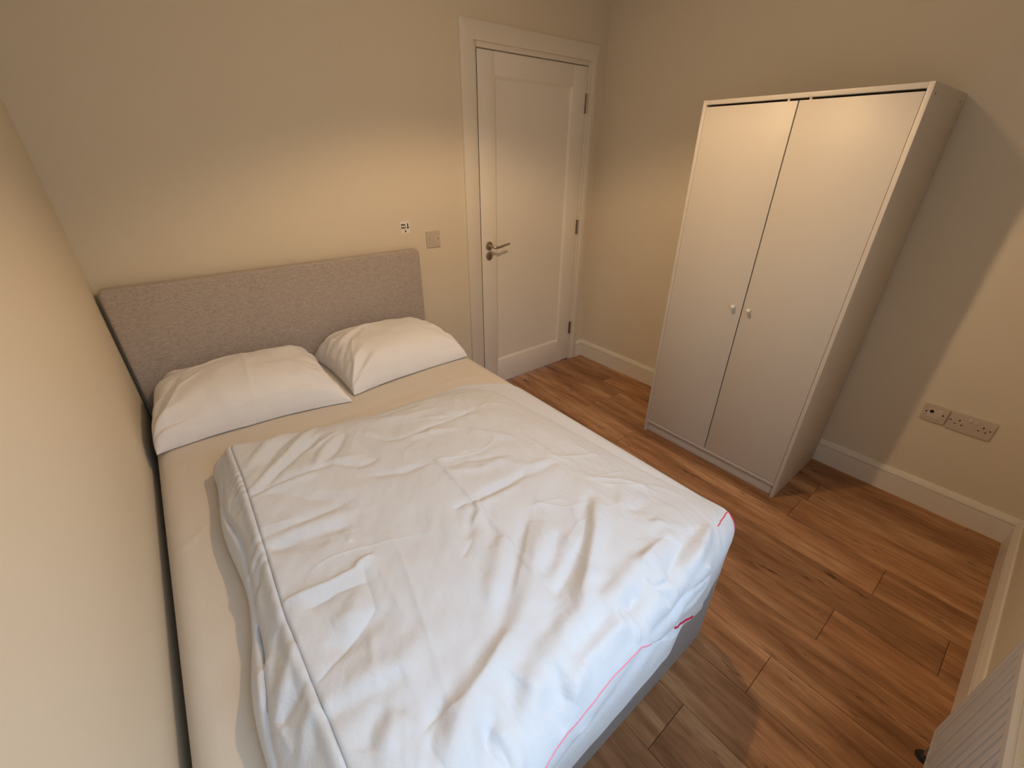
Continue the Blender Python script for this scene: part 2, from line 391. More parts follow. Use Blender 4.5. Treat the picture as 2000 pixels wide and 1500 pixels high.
# ------------------------------------------------------------------ ceiling light (above the frame)
lx, ly, lz = LAMP_POS
lamp = empty('ceiling_light', (lx, ly, H), 'small ceiling spotlight fitting in the middle of the room', 'light')
cyl('canopy', (lx, ly, H - .028), (lx, ly, H), 0.055, 'trim_paint', lamp, seg=32, bev=0.004)
cyl('stem', (lx, ly, lz + .07), (lx, ly, H - .026), 0.010, 'trim_paint', lamp, seg=16)
bm = bmesh.new(); org = lamp.location
prof = [(0.0, lz + .072), (0.026, lz + .070), (0.036, lz + .058), (0.0405, lz + .010), (0.0405, lz + .008), (0.037, lz + .008), (0.033, lz + .056), (0.0, lz + .060)]
rg = []
for r, z in prof:
    if r == 0: rg.append([bm.verts.new((0, 0, z - org.z))])
    else: rg.append([bm.verts.new((r * math.cos(2 * math.pi * k / 32), r * math.sin(2 * math.pi * k / 32), z - org.z)) for k in range(32)])
for i in range(len(rg) - 1):
    for k in range(32):
        a, c = rg[i], rg[i + 1]
        if len(a) == 1: bm.faces.new((a[0], c[k], c[(k + 1) % 32]))
        elif len(c) == 1: bm.faces.new((a[k], a[(k + 1) % 32], c[0]))
        else: bm.faces.new((a[k], a[(k + 1) % 32], c[(k + 1) % 32], c[k]))
from_bm('lamp_shade', bm, 'trim_paint', lamp, smooth=True)
cyl('bulb', (lx, ly, lz + .032), (lx, ly, lz + .060), 0.026, 'bulb_glow', lamp, seg=24, bev=0.004)
sl = bpy.data.lights.new('ceiling_spot', 'SPOT'); sl.energy = LAMP_WATT; sl.color = LAMP_COLOR
sl.spot_size = math.radians(139); sl.spot_blend = 0.34; sl.shadow_soft_size = 0.022
so = bpy.data.objects.new('ceiling_spot', sl); COL.objects.link(so); so.parent = lamp
so.location = Vector(LAMP_POS) - lamp.location + Vector((0, 0, -0.002)); so.rotation_euler = (0, math.radians(-2.5), 0)

gl = bpy.data.lights.new('ceiling_glow', 'POINT'); gl.energy = GLOW_WATT; gl.color = LAMP_COLOR; gl.shadow_soft_size = 0.035
go = bpy.data.objects.new('ceiling_glow', gl); COL.objects.link(go); go.parent = lamp
go.location = Vector(LAMP_POS) - lamp.location + Vector((0, 0, -0.04))

# ------------------------------------------------------------------ wardrobe
wx0, wx1, wy1, wy0, wz = 2.3045, 2.8190, -1.0521, -1.8330, 1.7379
wd = empty('wardrobe', ((wx0 + wx1) / 2, (wy0 + wy1) / 2, 0), 'white two-door wardrobe with small round knobs against the right wall', 'wardrobe')
t = 0.016
box('side_panel', wx0, wx1, wy0, wy0 + t, 0, wz, 'wardrobe_foil', wd, 0.0008)
box('side_panel', wx0, wx1, wy1 - t, wy1, 0, wz, 'wardrobe_foil', wd, 0.0008)
box('top_panel', wx0 + .0006, wx1, wy0 + t, wy1 - t, wz - .0175, wz - .001, 'wardrobe_foil', wd, 0.0008)
box('bottom_panel', wx0 + .001, wx1 - .01, wy0 + t, wy1 - t, 0.066, 0.082, 'wardrobe_foil', wd, 0.0008)
box('plinth', wx0 + .014, wx0 + .030, wy0 + t, wy1 - t, 0.002, 0.066, 'wardrobe_foil', wd, 0.0008)
box('back_panel', wx1 - .008, wx1 - .002, wy0 + t, wy1 - t, 0.082, wz - .018, 'wardrobe_foil', wd)
ym = -1.4435
dz0, dz1 = 0.0845, wz - .0255
for a, c, ky in ((wy0 + t + .0015, ym - .0024, -1.479), (ym + .0024, wy1 - t - .0015, -1.406)):
    dr = box('door', wx0 + .0004, wx0 + .0164, a, c, dz0, dz1, 'wardrobe_foil', wd, 0.0007)
    bm = bmesh.new(); kz = 0.897
    pr = [(0, .0052), (.006, .0048), (.013, .0062), (.0175, .0092), (.0215, .0098), (.0235, .0085), (.0245, 0)]
    last = None
    for dx, r in pr:
        if r == 0:
            tip = bm.verts.new(Vector((wx0 - dx, ky, kz)))
            for k in range(20): bm.faces.new((last[k], last[(k + 1) % 20], tip))
        else:
            cur = [bm.verts.new(Vector((wx0 + .0004 - dx, ky + r * math.cos(2 * math.pi * k / 20), kz + r * math.sin(2 * math.pi * k / 20)))) for k in range(20)]
            if last:
                for k in range(20): bm.faces.new((last[k], last[(k + 1) % 20], cur[(k + 1) % 20], cur[k]))
            last = cur
    kb = from_bm('knob', bm, 'knob_white', dr, smooth=True, angle=60); kb['label'] = 'small white round knob'
for ky in (-1.405, -1.482):
    box('door_damper', wx0 + .004, wx0 + .010, ky - .004, ky + .004, wz - .0254, wz - .0178, 'plastic_white', wd)
for x, z in ((2.352, 1.708), (2.742, 1.708), (2.419, 0.418), (2.660, 0.418), (2.347, 0.074), (2.742, 0.074)):
    cyl('fitting_hole', (x, wy0 + .001, z), (x, wy0 - .0004, z), 0.0035, 'gap_dark', wd, seg=12)

# ------------------------------------------------------------------ bed base and headboard
bx0, bx1, by1, by0 = 0.028, 1.378, -0.075, -1.982
bed = empty('bed', (0.70, -1.0, 0), 'double divan bed with grey heather fabric base and headboard', 'bed')
def soft_box(name, x0, x1, y0, y1, z0, z1, rv, bev, mat, parent, axis='Z'):
    """box with rounded edges along one axis and softly bevelled remaining edges"""
    bm = bmesh.new(); org = parent.location
    add_box(bm, x0 - org.x, x1 - org.x, y0 - org.y, y1 - org.y, z0 - org.z, z1 - org.z)
    k = 'XYZ'.index(axis)
    ed = [e for e in bm.edges if abs((e.verts[0].co - e.verts[1].co)[k]) > 1e-6]
    bmesh.ops.bevel(bm, geom=ed, offset=rv, segments=6, profile=0.5, affect='EDGES')
    ed = [e for e in bm.edges if e.calc_face_angle(0) > 1.2]
    bmesh.ops.bevel(bm, geom=ed, offset=bev, segments=3, profile=0.5, affect='EDGES')
    return from_bm(name, bm, mat, parent, smooth=True, angle=60)
soft_box('divan_base', bx0, bx1, by0, -1.030, 0.012, 0.365, 0.035, 0.008, 'divan_fabric', bed)
soft_box('divan_base', bx0, bx1, -1.026, by1, 0.012, 0.365, 0.035, 0.008, 'divan_fabric', bed)
for x in (0.12, 0.70, 1.28):
    for y in (-0.2, -0.95, -1.15, -1.85): cyl('glide', (x, y, 0), (x, y, 0.016), 0.02, 'valve_black', bed, seg=14)
soft_box('headboard', 0.0135, 1.3643, -0.0691, -0.020, 0.22, 1.0647, 0.024, 0.010, 'headboard_fabric', bed, 'Y')

# ------------------------------------------------------------------ numpy helpers for soft things
def vnoise(x, y, seed):
    r = np.random.RandomState(seed); g = r.rand(64, 64)
    xi = np.floor(x).astype(int); yi = np.floor(y).astype(int); fx = x - xi; fy = y - yi
    fx = fx * fx * fx * (fx * (fx * 6 - 15) + 10); fy = fy * fy * fy * (fy * (fy * 6 - 15) + 10)
    q = lambda a, c: g[a % 64, c % 64]
    return (q(xi, yi) * (1 - fx) + q(xi + 1, yi) * fx) * (1 - fy) + (q(xi, yi + 1) * (1 - fx) + q(xi + 1, yi + 1) * fx) * fy - 0.5
def fbm(x, y, seed, o=3):
    return sum(vnoise(x * 2 ** k + 7.3 * k, y * 2 ** k + 3.1 * k, seed + k) / 2 ** k for k in range(o))
def sstep(a, c, x):
    u = np.clip((x - a) / (c - a), 0, 1); return u * u * (3 - 2 * u)
def poly_d(X, Y, pts):
    """distance to a polyline and arc position 0..1"""
    pts = np.array(pts, float); seg = np.linalg.norm(pts[1:] - pts[:-1], axis=1); tot = seg.sum(); acc = 0
    best = np.full(X.shape, 9.0); pos = np.zeros(X.shape)
    for p, q, l in zip(pts[:-1], pts[1:], seg):
        d = (q - p) / max(l, 1e-9); u = (X - p[0]) * d[0] + (Y - p[1]) * d[1]
        uc = np.clip(u, 0, l); dd = np.hypot(X - p[0] - d[0] * uc, Y - p[1] - d[1] * uc)
        k = dd < best; best[k] = dd[k]; pos[k] = (acc + uc[k]) / tot; acc += l
    return best, pos, tot
def apply_folds(X, Y, folds, amp=1.0):
    h = np.zeros(X.shape)
    for kind, w, a, pts in folds:
        d, s, tot = poly_d(X, Y, pts)
        tap = np.clip(s / 0.25, 0, 1) * np.clip((1 - s) / 0.25, 0, 1); tap = 0.25 + 0.75 * np.sqrt(tap)
        ww = w * (0.55 + 0.45 * tap)
        pr = np.exp(-(d / ww) ** 2) if kind == 'g' else np.exp(-np.sqrt((d / ww) ** 2 + 0.06) + 0.245)
        h += a * amp * (1.25 if kind == 's' else 1.0) * tap * pr
    return h
def grid_mesh(name, P, mat, parent=None, closed_u=False, extra=None):
    nu, nv = P.shape[:2]; org = np.array(parent.location if parent is not None else (0, 0, 0))
    vs = (P - org).reshape(-1, 3)
    i, j = np.meshgrid(np.arange(nu - 1), np.arange(nv - 1), indexing='ij')
    a = i * nv + j
    F = np.stack([a, a + nv, a + nv + 1, a + 1], -1).reshape(-1, 4)
    me = bpy.data.meshes.new(name); me.from_pydata(vs.tolist(), [], F.tolist()); me.update()
    me.polygons.foreach_set('use_smooth', [True] * len(me.polygons))
    return link(name, me, mat, parent)

# ------------------------------------------------------------------ mattress in its fitted sheet
MT = 0.600
def superbox(name, x0, x1, y0, y1, z0, z1, r, n, mat, dz):
    """rounded slab made of one wrapped surface: top grid plus skirts, closed underneath"""
    cxm, cym, hx_, hy_ = (x0 + x1) / 2, (y0 + y1) / 2, (x1 - x0) / 2, (y1 - y0) / 2
    ex = r * math.pi / 2; drop = z1 - z0 - r
    def axis(h, m):
        a = np.concatenate([np.linspace(-(h - r) - ex - drop, -(h - r) - ex, 5)[:-1], np.linspace(-(h - r) - ex, -(h - r), 9)[:-1], np.linspace(-(h - r), h - r, m), np.linspace(h - r, h - r + ex, 9)[1:], np.linspace(h - r + ex, h - r + ex + drop, 5)[1:]])
        return a
    ax, ay = axis(hx_, n), axis(hy_, int(n * hy_ / hx_))
    A, B = np.meshgrid(ax, ay, indexing='ij')
    def wrap(a, h):
        s = np.sign(a); e = np.abs(a) - (h - r); th = np.clip(e / r, 0, math.pi / 2)
        p = np.where(e <= 0, a, s * (h - r + r * np.sin(th))); d = np.where(e <= 0, 0, r * (1 - np.cos(th)) + np.clip(e - ex, 0, None))
        return p, d
    px_, dx_ = wrap(A, hx_); py_, dy_ = wrap(B, hy_)
    # rounded plan corners
    rc = 0.07
    qx = np.clip(np.abs(px_) - (hx_ - rc), 0, None); qy = np.clip(np.abs(py_) - (hy_ - rc), 0, None)
    m_ = np.maximum(qx, qy); l_ = np.hypot(qx, qy); sc = np.where(l_ > 1e-9, m_ / np.maximum(l_, 1e-9), 1)
    px_ = np.sign(px_) * (np.minimum(np.abs(px_), hx_ - rc) + qx * sc); py_ = np.sign(py_) * (np.minimum(np.abs(py_), hy_ - rc) + qy * sc)
    d = np.maximum(dx_, dy_)
    d = np.minimum(d, z1 - z0)
    Z = z1 - d
    P = np.stack([cxm + px_, cym + py_, Z + dz(cxm + px_, cym + py_) * np.clip(1 - d / 0.08, 0, 1)], -1)
    return grid_mesh(name, P, mat)
def sheet_z(x, y):
    f = 0.004 * fbm(x * 3, y * 3, 11) + 0.0015 * fbm(x * 22, y * 7, 14)
    sh = [('s', .006, .003, [(0.03, -1.13), (0.09, -1.10), (0.13, -1.06)]), ('s', .006, .003, [(0.04, -0.70), (0.10, -0.69), (0.16, -0.68)]),
          ('s', .006, .003, [(1.02, -0.74), (1.10, -0.73), (1.25, -0.76)]), ('g', .03, -.004, [(0.3, -0.72), (0.7, -0.73), (1.1, -0.72)])]
    return f + apply_folds(x, y, sh)
mat_o = superbox('mattress', 0.022, 1.362, -1.972, -0.072, 0.367, MT, 0.055, 120, 'sheet_cotton', sheet_z)
tag(mat_o, 'mattress in a cream-white fitted sheet lying on the grey divan', 'mattress')

# ------------------------------------------------------------------ pillows
def pillow(name, label, c, w, d, hgt, rot, seed, corners, folds, hem):
    """c: centre on the sheet; corners: metres each corner is pulled out (x,y) for (-,-),(+,-),(+,+),(-,+) with y- = front"""
    n = 141; u = np.linspace(-1, 1, n); U, V = np.meshgrid(u, u, indexing='ij')
    U = np.sign(U) * (1 - (1 - np.abs(U)) ** 1.35); V = np.sign(V) * (1 - (1 - np.abs(V)) ** 1.35)
    px_ = w / 2 * U * (1 - 0.045 * (1 - V * V)); py_ = d / 2 * V * (1 - 0.055 * (1 - U * U))
    for (su, sv), (ox, oy) in zip(((-1, -1), (1, -1), (1, 1), (-1, 1)), corners):
        k = np.clip((1 + su * U) / 2, 0, 1) ** 7 * np.clip((1 + sv * V) / 2, 0, 1) ** 7
        px_ += ox * k; py_ += oy * k
    prof = np.clip((1 - np.abs(U) ** 4.2), 0, 1) ** 0.44 * np.clip((1 - np.abs(V) ** 3.2), 0, 1) ** 0.42
    top = hgt * prof
    fade = np.clip(prof * 1.6, 0, 1)
    wob = 0.016 * fbm(px_ * 5 + 3, py_ * 5, seed) + 0.004 * fbm(px_ * 14, py_ * 10, seed + 5)
    wrk = np.zeros(px_.shape)
    for su, sv in ((-1, -1), (1, -1), (1, 1), (-1, 1)):       # folds fanning out of the corners
        dx, dy = px_ - su * w / 2, py_ - sv * d / 2; rr = np.hypot(dx, dy); an = np.arctan2(dy, dx)
        wrk += 0.0105 * np.sin(an * 9 + seed + 2.2 * su + 3 * vnoise(an * 3 + 20, rr * 6, seed + 9)) * np.exp(-((rr - 0.09) / 0.08) ** 2)
    for sv, am in ((-1, .35), (1, .5)):
        wrk += 0.004 * am * np.sin(px_ * 70 + 4 * fbm(px_ * 6, py_ * 3, seed + 3)) * np.exp(-((py_ - sv * d / 2) / 0.07) ** 2)
    for su in (-1, 1):
        wrk += 0.005 * np.sin(py_ * 75 + 5 * fbm(py_ * 6, px_ * 3, seed + 4)) * np.exp(-((px_ - su * w / 2) / 0.08) ** 2)
    wrk += apply_folds(px_, py_, folds)
    zt = top + (wob + wrk) * fade + 0.004
    if hem:   # overlap hem along the front
        dd = np.abs(py_ - (-d / 2 * 0.915 + 0.006 * np.sin(px_ * 9))); zt += (-0.004 * np.exp(-(dd / 0.004) ** 2) + 0.0025 * np.exp(-((dd - 0.008) / 0.006) ** 2)) * fade
    zb = np.full(zt.shape, -0.001) + 0.012 * (1 - np.clip(prof * 3, 0, 1)) * (0.5 + fbm(px_ * 8, py_ * 8, seed + 30))
    zb = np.maximum(zb, 0.003); zt = np.maximum(zt, zb)
    ca, sa = math.cos(rot), math.sin(rot)
    def pt(z): return np.stack([c[0] + px_ * ca - py_ * sa, c[1] + px_ * sa + py_ * ca, c[2] + z], -1)
    A, B = pt(zt), pt(zb); nn = n * n
    vs = np.concatenate([A.reshape(-1, 3), B.reshape(-1, 3)])
    i, j = np.meshgrid(np.arange(n - 1), np.arange(n - 1), indexing='ij'); a = (i * n + j)
    F1 = np.stack([a, a + n, a + n + 1, a + 1], -1).reshape(-1, 4); F2 = np.stack([a, a + 1, a + n + 1, a + n], -1).reshape(-1, 4) + nn
    rim = [k * n for k in range(n)] + [(n - 1) * n + k for k in range(1, n)] + [k * n + n - 1 for k in range(n - 2, -1, -1)] + [k for k in range(n - 2, 0, -1)]
    F3 = [(rim[k], rim[k] + nn, rim[(k + 1) % len(rim)] + nn, rim[(k + 1) % len(rim)]) for k in range(len(rim))]
    bm = bmesh.new(); me = bpy.data.meshes.new(name)
    me.from_pydata(vs.tolist(), [], F1.tolist() + F2.tolist() + [list(x) for x in F3]); me.update()
    bm.from_mesh(me); bmesh.ops.remove_doubles(bm, verts=bm.verts, dist=1e-5); bm.to_mesh(me); bm.free()
    me.polygons.foreach_set('use_smooth', [True] * len(me.polygons))
    return tag(link(name, me, 'pillow_cotton'), label, 'pillow', 'pillows by the headboard')
pillow('pillow', 'plump white pillow beside the left wall, nearest the cream wall', (0.360, -0.345, MT + 0.002), 0.664, 0.50, 0.158, -0.075, 3,
       ((.025, -.02), (.028, -.025), (-.03, -.01), (.015, -.01)),
       [('s', .006, .003, [(0.02, .2), (0.03, 0), (0.02, -.22)]), ('s', .012, .006, [(-.26, -.2), (-.2, -.05), (-.12, .03)]), ('g', .02, -.008, [(-.29, -.12), (-.24, -.02), (-.2, .08)]),
        ('s', .010, .005, [(.30, -.2), (.22, -.1), (.16, -.02)]), ('g', .02, -.006, [(.31, -.1), (.24, -.02), (.2, .08)]), ('s', .01, .004, [(-.2, .08), (-.05, .12), (.1, .13)])], True)
pillow('pillow', 'white pillow on the door side of the bed, lower front edge flat', (1.018, -0.335, MT + 0.002), 0.614, 0.49, 0.158, 0.035, 8,
       ((.0, -.015), (-.005, -.0), (-.03, -.02), (-.01, -.01)),
       [('s', .010, .006, [(-.27, -.21), (-.22, -.08), (-.17, .03)]), ('g', .018, -.008, [(-.29, -.1), (-.2, .0), (-.1, .08)]), ('g', .016, .006, [(-.25, .02), (-.12, .1), (.04, .14)]),
        ('s', .010, .006, [(.27, -.18), (.22, -.06), (.23, .05)]), ('g', .016, -.007, [(.30, -.05), (.26, .03), (.18, .1)])], True)

# ------------------------------------------------------------------ duvet
FOLDS = [
('g',0.018,-0.012,[(1.0,0.893),(0.938,0.944),(0.873,0.995),(0.793,1.036),(0.704,1.066)]),
('g',0.024,0.014,[(0.996,0.932),(0.896,1.014),(0.798,1.08),(0.73,1.118)]),
('s',0.01,0.004,[(0.945,0.934),(0.898,0.965),(0.833,1.004)]),
('g',0.022,0.014,[(1.038,1.112),(0.954,1.126),(0.861,1.139),(0.777,1.144),(0.701,1.146)]),
('s',0.008,0.006,[(1.036,1.118),(0.954,1.126),(0.917,1.133)]),
('g',0.022,-0.015,[(0.932,1.141),(0.877,1.158),(0.821,1.173)]),
('g',0.022,-0.012,[(1.177,1.153),(1.09,1.155),(1.007,1.171),(0.963,1.186)]),
('g',0.02,0.012,[(1.086,1.069),(1.051,1.108),(1.04,1.12)]),
('g',0.022,0.013,[(1.199,1.163),(1.1,1.18),(1.017,1.193)]),
('g',0.018,-0.01,[(1.084,1.091),(1.009,1.117),(0.938,1.113)]),
('s',0.01,-0.006,[(0.9,1.152),(0.908,1.173),(0.96,1.188),(0.973,1.213)]),
('s',0.008,0.005,[(0.896,1.164),(0.921,1.169),(0.957,1.176)]),
('s',0.007,-0.004,[(0.915,1.186),(0.931,1.225)]),
('s',0.007,-0.004,[(0.931,1.194),(0.93,1.212)]),
('g',0.024,-0.011,[(0.807,0.856),(0.711,0.934),(0.625,1.009),(0.553,1.061)]),
('g',0.03,0.012,[(0.833,0.892),(0.747,0.962),(0.66,1.026),(0.589,1.076)]),
('g',0.02,-0.011,[(0.837,0.939),(0.776,0.985),(0.712,1.012)]),
('g',0.022,0.01,[(0.714,0.87),(0.644,0.941),(0.578,0.997)]),
('g',0.018,-0.009,[(0.731,0.732),(0.677,0.783),(0.633,0.826)]),
('s',0.012,0.01,[(0.731,0.723),(0.711,0.764),(0.672,0.794)]),
('s',0.01,-0.008,[(0.726,0.727),(0.705,0.711),(0.666,0.713)]),
('g',0.016,-0.009,[(0.731,0.723),(0.797,0.714),(0.849,0.719),(0.94,0.701)]),
('g',0.018,0.007,[(0.727,0.745),(0.799,0.743),(0.86,0.737)]),
('g',0.02,-0.008,[(0.731,0.764),(0.697,0.842),(0.669,0.887)]),
('s',0.008,-0.004,[(0.644,0.835),(0.594,0.866)]),
('g',0.02,0.007,[(1.138,0.888),(1.079,0.954),(1.013,0.995)]),
('g',0.015,-0.007,[(1.101,0.899),(1.052,0.952),(1.009,0.996)]),
('g',0.02,-0.006,[(1.036,0.989),(1.083,1.01),(1.14,1.003)]),
('s',0.005,0.0035,[(0.735,0.52),(0.727,0.703),(0.711,0.94),(0.692,1.035),(0.681,1.134)]),
('s',0.005,0.0035,[(0.865,0.731),(0.864,0.837),(0.832,1.01),(0.825,1.061)]),
('s',0.009,0.005,[(1.051,0.829),(1.145,0.889),(1.187,0.933),(1.209,0.984)]),
('s',0.009,0.004,[(1.073,0.638),(1.039,0.683),(1.089,0.711),(1.205,0.754)]),
('s',0.008,0.004,[(1.058,0.576),(1.062,0.642),(1.057,0.697),(1.087,0.743)]),
('s',0.008,0.004,[(1.178,0.671),(1.186,0.727),(1.197,0.758)]),
('s',0.008,0.004,[(1.017,0.294),(1.078,0.276),(1.136,0.288),(1.188,0.333)]),
('g',0.014,-0.006,[(0.86,0.27),(0.921,0.288),(0.996,0.302),(1.039,0.286)]),
('g',0.014,0.005,[(0.921,0.403),(0.974,0.484),(1.018,0.551)]),
('g',0.016,-0.006,[(0.744,0.526),(0.826,0.526),(0.899,0.537)]),
('g',0.016,0.005,[(0.852,0.557),(0.908,0.635),(0.957,0.694),(1.04,0.706)]),
('g',0.016,-0.005,[(0.876,0.702),(0.957,0.726),(1.047,0.722)]),
('g',0.02,0.012,[(0.808,1.179),(0.714,1.179),(0.644,1.18),(0.61,1.19)]),
('g',0.022,-0.014,[(0.775,1.15),(0.707,1.164),(0.648,1.172),(0.615,1.181)]),
('g',0.02,-0.01,[(0.6,1.158),(0.581,1.18),(0.592,1.205)]),
('s',0.009,0.006,[(0.808,1.179),(0.804,1.206),(0.795,1.221)]),
('g',0.02,0.011,[(0.65,1.183),(0.617,1.192),(0.599,1.206)]),
('g',0.016,-0.008,[(0.554,1.173),(0.557,1.195),(0.568,1.231)]),
('g',0.022,0.011,[(0.817,1.073),(0.733,1.125),(0.649,1.145),(0.572,1.163),(0.51,1.177)]),
('g',0.02,-0.004,[(0.884,0.99),(0.799,1.052),(0.73,1.082),(0.64,1.108),(0.561,1.136)]),
('s',0.009,-0.006,[(1.12,1.253),(1.031,1.236),(0.957,1.237),(0.913,1.242)]),
('s',0.009,0.006,[(1.12,1.257),(1.09,1.221),(1.079,1.217)]),
('g',0.014,-0.008,[(1.024,1.226),(0.94,1.242),(0.842,1.231)]),
('g',0.016,0.006,[(0.968,1.13),(0.912,1.151),(0.853,1.16)]),
('s',0.008,-0.004,[(0.915,1.186),(0.926,1.223)]),
('g',0.014,0.006,[(1.121,1.224),(1.066,1.221),(1.0,1.238),(0.944,1.251)]),
('g',0.012,-0.007,[(1.077,1.263),(1.017,1.279),(0.964,1.275)]),
('s',0.01,0.01,[(0.429,0.739),(0.384,0.765),(0.323,0.768),(0.238,0.759)]),
('s',0.012,-0.008,[(0.389,0.803),(0.337,0.795),(0.27,0.797)]),
('s',0.007,-0.005,[(0.397,0.763),(0.378,0.878),(0.332,0.908),(0.245,0.955)]),
('s',0.006,0.003,[(0.428,0.751),(0.422,0.851),(0.419,0.935)]),
('s',0.005,0.0035,[(0.487,0.69),(0.48,0.785),(0.442,0.967),(0.411,1.101),(0.408,1.144)]),
('s',0.006,0.003,[(0.355,0.907),(0.331,0.989),(0.324,1.028)]),
('g',0.03,0.016,[(0.578,1.075),(0.509,1.107),(0.443,1.132),(0.378,1.154),(0.357,1.16)]),
('g',0.024,-0.007,[(0.561,1.061),(0.467,1.097),(0.412,1.112),(0.366,1.131)]),
('g',0.03,-0.014,[(0.528,1.136),(0.471,1.16),(0.422,1.178)]),
('g',0.028,0.011,[(0.417,0.984),(0.371,1.017),(0.285,1.004),(0.237,1.0)]),
('g',0.024,-0.011,[(0.37,1.032),(0.293,1.024),(0.241,1.016)]),
('g',0.022,-0.01,[(0.391,0.894),(0.324,0.918),(0.272,0.91)]),
('g',0.02,0.008,[(0.361,0.824),(0.346,0.863),(0.299,0.862)]),
('g',0.022,-0.009,[(0.248,0.59),(0.308,0.624),(0.367,0.637)]),
('g',0.02,0.009,[(0.449,1.167),(0.457,1.193),(0.455,1.216)]),
('s',0.009,-0.006,[(0.448,1.177),(0.447,1.206)]),
('g',0.02,-0.01,[(0.318,1.057),(0.287,1.078),(0.268,1.1)]),
('g',0.02,0.008,[(0.341,1.089),(0.308,1.106),(0.293,1.119)]),
('g',0.012,0.008,[(0.224,0.577),(0.185,0.584)]),
('g',0.012,-0.007,[(0.229,0.606),(0.208,0.637),(0.183,0.656)]),
('g',0.014,0.01,[(0.233,0.854),(0.204,0.895),(0.171,0.944)]),
('g',0.014,-0.009,[(0.218,0.798),(0.189,0.853),(0.168,0.896)]),
('g',0.014,-0.009,[(0.229,0.938),(0.203,0.945),(0.177,0.958)]),
('s',0.008,0.006,[(0.17,0.95),(0.177,0.98),(0.181,1.008)]),
('g',0.014,0.008,[(0.228,0.98),(0.204,1.003),(0.189,1.037)]),
('s',0.01,-0.01,[(0.179,0.715),(0.181,0.774),(0.18,0.821)]),
('s',0.01,0.008,[(0.18,0.821),(0.164,0.841),(0.158,0.889)]),
('g',0.016,0.01,[(0.414,0.067),(0.331,0.141),(0.265,0.237)]),
('g',0.014,-0.01,[(0.434,0.105),(0.36,0.173),(0.297,0.262)]),
('g',0.014,0.012,[(0.493,0.093),(0.4,0.195),(0.325,0.284),(0.254,0.357)]),
('g',0.013,-0.012,[(0.485,0.167),(0.411,0.224),(0.339,0.296),(0.285,0.358)]),
('s',0.01,0.008,[(0.532,0.181),(0.493,0.206),(0.446,0.231)]),
('g',0.014,0.01,[(0.53,0.202),(0.458,0.27),(0.428,0.33)]),
('g',0.013,-0.009,[(0.556,0.201),(0.504,0.277),(0.457,0.317)]),
('s',0.009,-0.009,[(0.435,0.345),(0.403,0.347),(0.341,0.355),(0.274,0.372),(0.243,0.377)]),
('g',0.016,0.008,[(0.413,0.371),(0.335,0.382),(0.279,0.384)]),
('g',0.016,-0.008,[(0.435,0.345),(0.473,0.339),(0.526,0.39),(0.591,0.386)]),
('g',0.016,0.006,[(0.453,0.332),(0.507,0.338),(0.57,0.339)]),
('g',0.022,-0.007,[(0.286,0.389),(0.369,0.466),(0.47,0.534)]),
('g',0.022,0.008,[(0.455,0.573),(0.347,0.567),(0.249,0.555)]),
('g',0.018,-0.01,[(0.423,0.615),(0.336,0.601),(0.248,0.589)]),
('g',0.016,-0.008,[(0.451,0.527),(0.315,0.548),(0.243,0.551)]),
('s',0.01,-0.008,[(0.707,0.32),(0.732,0.316),(0.814,0.296),(0.905,0.304),(1.017,0.288)]),
('g',0.015,0.007,[(0.724,0.333),(0.808,0.34),(0.89,0.369)]),
('g',0.015,-0.006,[(0.708,0.33),(0.655,0.301),(0.609,0.243)]),
('g',0.018,-0.006,[(0.643,0.085),(0.714,0.127),(0.783,0.112),(0.88,0.114)]),
('g',0.018,0.005,[(0.675,0.149),(0.777,0.19),(0.904,0.193)]),
('s',0.006,0.003,[(0.724,0.333),(0.732,0.476),(0.724,0.728),(0.725,0.826)]),
('g',0.016,-0.008,[(0.735,0.546),(0.811,0.549),(0.902,0.59)]),
('g',0.016,0.006,[(0.739,0.576),(0.828,0.61),(0.94,0.621)]),
('g',0.015,-0.008,[(0.724,0.728),(0.755,0.714),(0.811,0.711),(0.867,0.712)]),
('g',0.015,-0.007,[(0.546,0.458),(0.629,0.49),(0.731,0.496)]),
('s',0.007,0.004,[(0.408,0.646),(0.4,0.676)]),
('s',0.008,-0.004,[(0.428,0.731),(0.397,0.76),(0.395,0.784)]),
('s',0.008,0.007,[(0.428,0.748),(0.411,0.745),(0.383,0.759)]),
('s',0.012,0.007,[(0.981,0.929),(0.911,0.997),(0.83,1.053),(0.757,1.098)]),
('s',0.012,0.007,[(1.208,1.163),(1.133,1.175),(1.061,1.184),(1.012,1.191)]),
('s',0.012,0.006,[(0.805,0.869),(0.73,0.936),(0.636,1.013)]),
('s',0.011,0.006,[(0.567,1.076),(0.502,1.105),(0.436,1.131),(0.376,1.153)]),
('g',0.018,-0.01,[(0.449,1.167),(0.424,1.179),(0.404,1.186)]),
('g',0.016,-0.009,[(0.394,1.118),(0.365,1.132),(0.344,1.152)]),
('s',0.01,0.006,[(0.808,1.179),(0.736,1.178),(0.663,1.18),(0.632,1.187)]),
('g',0.016,-0.01,[(0.867,1.167),(0.821,1.173),(0.781,1.178)]),
('g',0.016,-0.009,[(1.069,1.154),(1.003,1.165),(0.934,1.182)]),
('s',0.01,0.006,[(0.946,1.174),(0.971,1.212)]),
('g',0.015,-0.009,[(0.536,1.151),(0.506,1.164),(0.476,1.172)]),
('g',0.016,0.009,[(0.557,1.15),(0.523,1.164),(0.489,1.175)]),
('g',0.018,-0.01,[(0.469,1.148),(0.44,1.163),(0.418,1.178)]),
('g',0.018,0.01,[(0.486,1.153),(0.456,1.17),(0.431,1.187)]),
]

